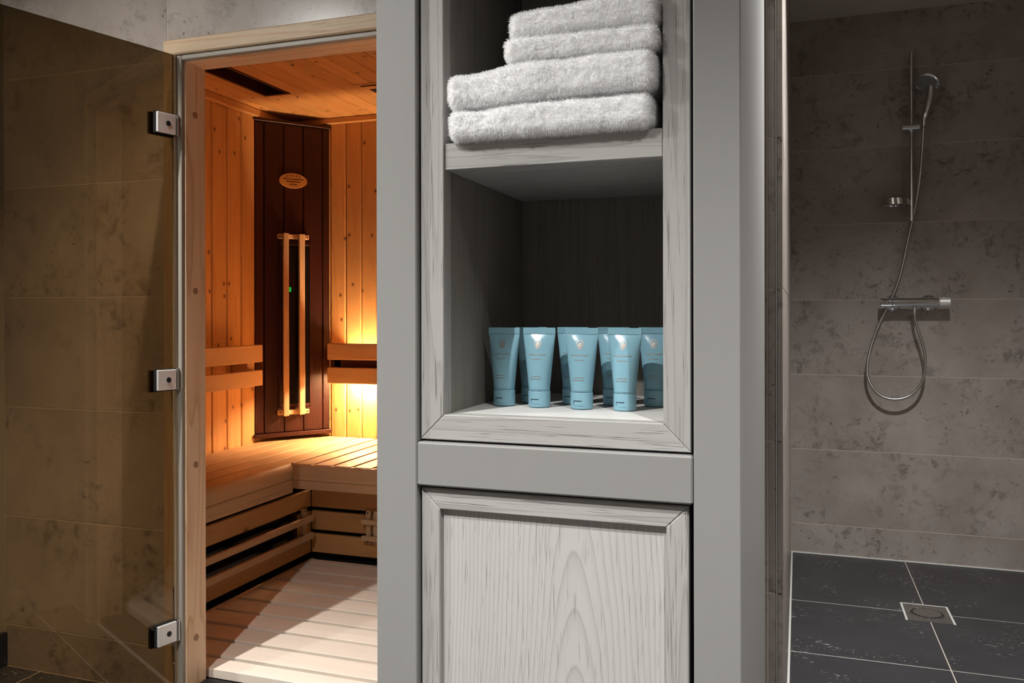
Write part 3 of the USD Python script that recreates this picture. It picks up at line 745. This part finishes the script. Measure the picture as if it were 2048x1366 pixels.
def cap_decal(x0, x1, z0, z1, lift=0.0002, nx=6):
    V, F = [], []
    for z in (z0, z1):
        V += [on_cap(x0 + (x1 - x0) * i / nx, z, lift) for i in range(nx + 1)]
    for i in range(nx):
        F += [(i, i + 1, i + nx + 2), (i, i + nx + 2, i + nx + 1)]
    return trimesh.Trimesh(np.array(V), F, process=False)
tpart('thumb_notch', [cap_decal(-0.0085, 0.0030, 0.0112, 0.0124, 0.0004), cap_decal(-0.0088, -0.0083, 0.0068, 0.0124, 0.0004, 1)], 'slot', parent=cap)
tpart('lip', [cap_decal(-0.0080, 0.0062, 0.0052, 0.0060, 0.0006)], 'cap', parent=cap)
q = np.linspace(0, 2 * math.pi, 24, endpoint=False)
def pin(r, tail):
    return [(r * math.cos(a), r * math.sin(a) if math.sin(a) > -0.3 else r * math.sin(a) - tail * ((-math.sin(a) - 0.3) / 0.7) ** 2) for a in q]
lg = [decal_ring(-0.0005, 0.0905, pin(0.0050, 0.0028), pin(0.0042, 0.0020))]
lg.append(decal_ring(-0.0003, 0.0888, [(0.0026 * math.cos(a), 0.0030 * math.sin(a)) for a in q], [(0.0008 * math.cos(a) + 0.0006, 0.0012 * math.sin(a)) for a in q]))
tpart('logo', lg, 'copper', label='copper coloured pin shaped emblem')
rng = random.Random(11)
def words(x0, x1, z, h):
    x, ms = x0, []
    while x < x1:
        w = rng.uniform(0.0007, 0.0013); hh_ = h * rng.uniform(0.75, 1.2)
        ms.append(decal(x, min(x + w, x1), z - hh_ / 2, z + hh_ / 2, 1, 1)); x += w + 0.0003
    return ms
tpart('lettering', words(-0.0125, 0.0120, 0.0745, 0.0011) + words(-0.0080, 0.0060, 0.0680, 0.0009) + words(-0.0072, 0.0060, 0.0440, 0.0009) + words(-0.0095, 0.0065, 0.0405, 0.0009), 'copper', label='fine copper coloured lines of lettering')
tpart('seam', [decal(-0.0145, 0.0145, 0.0252, 0.0257, 10, 1, 0.0001)], 'slot')
for x, y, rz, lab in ((-0.3495, 1.137, 1, 'pale blue tube standing second in the front row'),
                  (-0.2865, 1.133, 2, 'pale blue tube standing third in the front row'),
                  (-0.2255, 1.132, -3, 'pale blue tube at the oak frame end of the front row'),
                  (-0.3775, 1.188, 3, 'pale blue tube behind the gap between first and second front tubes'),
                  (-0.3135, 1.188, -2, 'pale blue tube behind the gap between second and third front tubes'),
                  (-0.2545, 1.196, 2, 'pale blue tube behind the gap between third and last front tubes'),
                  (-0.1945, 1.196, 0, 'pale blue tube at the back, half hidden by the oak frame')):
    copy_of(tb, 'lotion_tube', (x, y, 0.8372), lab, None, rz)

# ------------------------------------------------------------------ towels
def towel(name, label, x0, x1, y0, y1, zb, zt, seed, nfur, slope=0.0):
    """folded towel: zb(x), zt(x) give its underside and top along x"""
    rngs = np.random.default_rng(seed)
    nu, nv = 90, 44
    W, D = x1 - x0, y1 - y0
    m = trimesh.creation.box((1, 1, 1))
    # rounded slab from a dense box
    def grid(n0, n1, f):
        a, b = np.meshgrid(np.linspace(-1, 1, n0), np.linspace(-1, 1, n1), indexing='ij'); V = f(a, b).reshape(-1, 3)
        i, j = np.meshgrid(np.arange(n0 - 1), np.arange(n1 - 1), indexing='ij'); k = (i * n1 + j).ravel()
        return V, np.vstack([np.stack([k, k + n1, k + n1 + 1], 1), np.stack([k, k + n1 + 1, k + 1], 1)])
    one = lambda a: np.ones_like(a)
    nx, ny, nz = 110, 50, 22
    faces = [(nx, ny, lambda a, b: np.stack([a, b, one(a)], -1)), (nx, ny, lambda a, b: np.stack([a, -b, -one(a)], -1)),
             (nx, nz, lambda a, b: np.stack([a, -one(a), b], -1)), (nx, nz, lambda a, b: np.stack([-a, one(a), b], -1)),
             (ny, nz, lambda a, b: np.stack([one(a), a, b], -1)), (ny, nz, lambda a, b: np.stack([-one(a), -a, b], -1))]
    V, F, o = [], [], 0
    for n0, n1, f in faces:
        v, g = grid(n0, n1, f); V.append(v); F.append(g + o); o += len(v)
    mm = trimesh.Trimesh(np.vstack(V), np.vstack(F), process=False); mm.merge_vertices()
    c = mm.vertices.copy()
    xs = x0 + (c[:, 0] + 1) / 2 * W
    th = zt(xs) - zb(xs)
    half = np.stack([np.full(len(c), W / 2), np.full(len(c), D / 2), th / 2], 1)
    r = np.stack([np.full(len(c), 0.009), 0.34 * th, 0.30 * th], 1)
    q_ = c * half; inner = np.clip(q_, -(half - r), half - r); d = (q_ - inner) / r
    L = np.linalg.norm(d, axis=1); dd = np.where(L[:, None] > 1e-9, d / np.maximum(L, 1e-9)[:, None], 0)
    q_ = np.where((L > 0)[:, None], inner + dd * r * np.minimum(1, np.max(np.abs(d), axis=1))[:, None], q_)
    q_[:, 0] += x0 + W / 2; q_[:, 1] += y0 + D / 2; q_[:, 2] += (zt(xs) + zb(xs)) / 2
    q_[:, 1] += slope * (q_[:, 0] - x0)
    mm.vertices = q_
    n = mm.vertex_normals
    lump = (meshkit.fbm(q_ * 26, 3, seed) - 0.5) * 0.006 + (meshkit.noise(q_ * 170, seed + 9) - 0.5) * 0.0018
    v_ = q_ + n * lump[:, None]
    v_[:, 2] = np.clip(v_[:, 2], zb(v_[:, 0]) + 0.0002, zt(v_[:, 0]) + 0.0002)
    mm.vertices = v_
    t = thing(name, label, 'towel', ((x0 + x1) / 2, (y0 + y1) / 2, float(zb(np.array([x0]))[0])), 'stacked white towels')
    part(t, 'cloth', mm, 'terry', True)
    # pile on the sides and edges in view
    fn, fa = mm.face_normals, mm.area_faces
    cen = mm.triangles_center
    wgt = fa * ((cen[:, 1] < y0 + 0.085) & (fn[:, 1] < 0.6))
    idx = rngs.choice(len(fa), nfur, p=wgt / wgt.sum()); b = rngs.dirichlet((1, 1, 1), nfur)
    root = (mm.triangles[idx] * b[:, :, None]).sum(1)
    clump = np.stack([meshkit.noise(root * 150, seed + k) - 0.5 for k in range(3)], 1)
    d = fn[idx] + rngs.normal(0, 0.30, (nfur, 3)) + clump * 1.1 + np.array([0, 0, -0.22])
    d /= np.linalg.norm(d, axis=1)[:, None]
    ln = rngs.uniform(0.0024, 0.0048, nfur)[:, None]
    p1 = root + d * ln * 0.55 + rngs.normal(0, 0.0003, (nfur, 3)); p2 = root + d * ln + np.array([0, 0, -0.0006]) + rngs.normal(0, 0.0005, (nfur, 3))
    pts = np.stack([root - fn[idx] * 0.0005, p1, p2], 1).reshape(-1, 3) - t.origin
    cpath = t.path + '/terry_pile'
    cu = UsdGeom.BasisCurves.Define(stage, cpath)
    cu.CreateTypeAttr('linear'); cu.CreateCurveVertexCountsAttr(Vt.IntArray.FromNumpy(np.full(nfur, 3, np.int32)))
    cu.CreatePointsAttr(Vt.Vec3fArray.FromNumpy(pts.astype(np.float32)))
    cu.CreateWidthsAttr(Vt.FloatArray.FromNumpy(np.tile([0.00048, 0.0004, 0.0002], nfur).astype(np.float32))); cu.SetWidthsInterpolation('vertex')
    UsdShade.MaterialBindingAPI.Apply(cu.GetPrim()).Bind(M['pile'])
    tag(cu.GetPrim(), kind='stuff')
    return t
lin = lambda xa, za, xb, zb_: (lambda x: za + (zb_ - za) * np.clip((np.asarray(x, float) - xa) / (xb - xa), 0, 1))
TZ = 1.1945
towel('towel', 'long folded white towel at the bottom of the stack, flat on the shelf', -0.428, -0.168, 0.994, 1.22, lin(-0.43, TZ + 0.001, -0.16, TZ + 0.001), lin(-0.43, 1.232, -0.24, 1.2375), 1, 36000)
towel('towel', 'long folded white towel second from the bottom of the stack', -0.428, -0.164, 0.990, 1.22, lin(-0.43, 1.2335, -0.24, 1.239), lin(-0.40, 1.276, -0.33, 1.287), 2, 36000)
towel('towel', 'short thin folded white towel third from the bottom of the stack', -0.350, -0.160, 0.994, 1.20, lin(-0.35, 1.2885, -0.16, 1.2885), lin(-0.35, 1.3165, -0.16, 1.3165), 3, 21000)
towel('towel', 'short folded white towel on top of the stack', -0.347, -0.1595, 0.996, 1.20, lin(-0.35, 1.3185, -0.16, 1.3185), lin(-0.35, 1.349, -0.22, 1.357), 4, 24000)

# ------------------------------------------------------------------ shower fittings
rb = thing('shower_rail', 'slim vertical chrome shower rail on the tiled wall', 'rail', (0.41, 3.57, 1.32))
part(rb, 'bar', cyl((0.409, 3.520, 1.320), (0.409, 3.520, 1.969), 0.0085, n=24, cap=0.001), 'chrome', 40)
for z in (1.335, 1.940):
    part(rb, 'wall_bracket', cyl((0.409, 3.5285, z), (0.409, 3.5695, z), 0.0095, n=20), 'chrome', 40)
sdr = part(rb, 'slider', cyl((0.373, 3.498, 1.676), (0.436, 3.498, 1.676), 0.0115, n=24, cap=0.0015), 'chrome', 40)
part(sdr, 'clamp', cyl((0.409, 3.520, 1.662), (0.409, 3.520, 1.690), 0.0135, n=24, cap=0.001), 'chrome', 40)
hs = thing('hand_shower', 'round chrome hand shower hooked on the rail slider', 'hand shower', (0.449, 3.48, 1.70))
fd = np.array([-0.28, -0.55, -0.78]); fd /= np.linalg.norm(fd)
hc = np.array([0.455, 3.462, 1.829])
part(hs, 'head', revolve([(0.0, 0.0), (0.036, 0.0), (0.0425, 0.003), (0.0435, 0.007), (0.040, 0.013), (0.028, 0.020), (0.012, 0.024), (0.0, 0.025)], 44, hc, -fd), 'chrome', 50)
part(hs, 'nozzle_plate', revolve([(0.0, -0.0022), (0.034, -0.0018), (0.0362, 0.0002), (0.0, 0.0002)], 44, hc, -fd), 'nozzle', 40, label='grey nozzle plate')
hp_ = spline([(0.470, 3.483, 1.830), (0.470, 3.482, 1.800), (0.463, 3.483, 1.760), (0.452, 3.483, 1.716), (0.4495, 3.483, 1.702)], 24)
part(hs, 'handle', sweep(hp_, np.interp(np.linspace(0, 1, 24), [0, 0.25, 0.6, 0.9, 1], [0.019, 0.018, 0.0165, 0.0125, 0.008]), 20), 'chrome', 50)
part(hs, 'cone_nut', cyl((0.449, 3.483, 1.702), (0.447, 3.484, 1.672), 0.0085, 0.0065, n=20), 'chrome', 40)
HP = [(0.447, 3.484, 1.672), (0.446, 3.49, 1.64), (0.444, 3.500, 1.587), (0.436, 3.510, 1.475), (0.422, 3.545, 1.363), (0.396, 3.548, 1.231), (0.367, 3.550, 1.097), (0.338, 3.552, 1.016), (0.304, 3.550, 0.942), (0.275, 3.545, 0.864), (0.256, 3.535, 0.786), (0.253, 3.525, 0.728), (0.270, 3.515, 0.680), (0.305, 3.510, 0.647), (0.354, 3.506, 0.638), (0.401, 3.505, 0.654), (0.436, 3.505, 0.693), (0.453, 3.505, 0.753), (0.453, 3.505, 0.803), (0.441, 3.505, 0.866), (0.424, 3.505, 0.923), (0.417, 3.505, 0.966)]
hpth = spline(HP, 560)
single('shower_hose', 'ribbed metal shower hose looping below the mixer', 'hose', sweep(hpth, 0.0054 + 0.0005 * np.sin(np.arange(560) * 2.1), 10), 'steel', True)
sd = thing('soap_dish', 'shallow round chrome soap dish clipped to the shower rail', 'soap dish', (0.347, 3.50, 1.38))
part(sd, 'rim', revolve([(0.0455, 0.0), (0.0485, 0.0), (0.0485, 0.024), (0.0455, 0.024), (0.0455, 0.0)], 48, (0.347, 3.500, 1.381)), 'chrome', 40)
part(sd, 'dish', revolve([(0.0, 0.002), (0.045, 0.006), (0.045, 0.009), (0.0, 0.005), (0.0, 0.002)], 40, (0.347, 3.500, 1.381)), 'clear', 40)
part(sd, 'clip', bx(0.391, 0.4005, 3.505, 3.535, 1.383, 1.403, 0.002), 'chrome')

mx = thing('shower_mixer', 'chrome thermostatic bar mixer on the tiled shower wall', 'mixer', (0.418, 3.57, 1.0))
MY, MZ = 3.505, 1.009
part(mx, 'body', cyl((0.340, MY, MZ), (0.500, MY, MZ), 0.0185, n=40, cap=0.001), 'chrome', 40)
kl = part(mx, 'flow_handle', cyl((0.298, MY, MZ), (0.3385, MY, MZ), 0.0195, n=36, cap=0.002), 'chrome', 40)
part(kl, 'lever', bx(0.302, 0.326, MY - 0.030, MY - 0.0185, MZ - 0.006, MZ + 0.008, 0.003), 'chrome')
kr = part(mx, 'temperature_handle', cyl((0.5015, MY, MZ), (0.540, MY, MZ), 0.0185, n=36, cap=0.002), 'satin', 40)
part(kr, 'button', trimesh.creation.icosphere(2, 0.0045).apply_translation((0.518, MY - 0.004, MZ + 0.020)), 'chrome', True)
for x in (0.346, 0.474):
    part(mx, 'escutcheon', revolve([(0.0, 0.018), (0.018, 0.018), (0.029, 0.012), (0.034, 0.0), (0.0, 0.0)], 40, (x, 3.5695, MZ - 0.002), (0, -1, 0)), 'chrome', 40)
    part(mx, 'neck', cyl((x, 3.552, MZ), (x, MY + 0.012, MZ), 0.0135, n=24), 'chrome', 40)
part(mx, 'outlet', cyl((0.417, MY, MZ - 0.0180), (0.417, MY, 0.966), 0.0075, 0.0062, n=20), 'chrome', 40)

# floor drain
dn = thing('floor_drain', 'square steel floor drain with a round grate in the shower floor', 'drain', (0.390, 2.981, 0))
part(dn, 'mortar_edge', [bx(0.3185, 0.4615, 3.058, 3.0645, -0.002, 0.0010), bx(0.3185, 0.3250, 2.897, 3.058, -0.002, 0.0010), bx(0.4550, 0.4615, 2.897, 3.058, -0.002, 0.0010)], 'silicone', label='white mortar edge on three sides')
part(dn, 'plate', bx(0.3252, 0.4548, 2.899, 3.0578, -0.002, 0.0008), 'steel')
part(dn, 'ring', revolve([(0.050, 0.0008), (0.0515, 0.0022), (0.0545, 0.0022), (0.0560, 0.0008), (0.050, 0.0008)], 48, (0.390, 2.978, 0)), 'chrome', 40)
part(dn, 'sump', revolve([(0.0, 0.0009), (0.0498, 0.0009), (0.0498, 0.0012), (0.0, 0.0012), (0.0, 0.0009)], 48, (0.390, 2.978, 0)), 'void')
gr = part(dn, 'grate', revolve([(0.0, 0.0013), (0.041, 0.0013), (0.041, 0.0030), (0.0, 0.0036), (0.0, 0.0013)], 48, (0.390, 2.978, 0)), 'steel', 30)
for k in range(24):
    a = 2 * math.pi * k / 24
    m = bx(0.0405, 0.0500, -0.0011, 0.0011, 0.0013, 0.0026); m.apply_transform(trimesh.transformations.rotation_matrix(a, (0, 0, 1))); m.apply_translation((0.390, 2.978, 0))
    part(gr, 'spoke', m, 'steel')
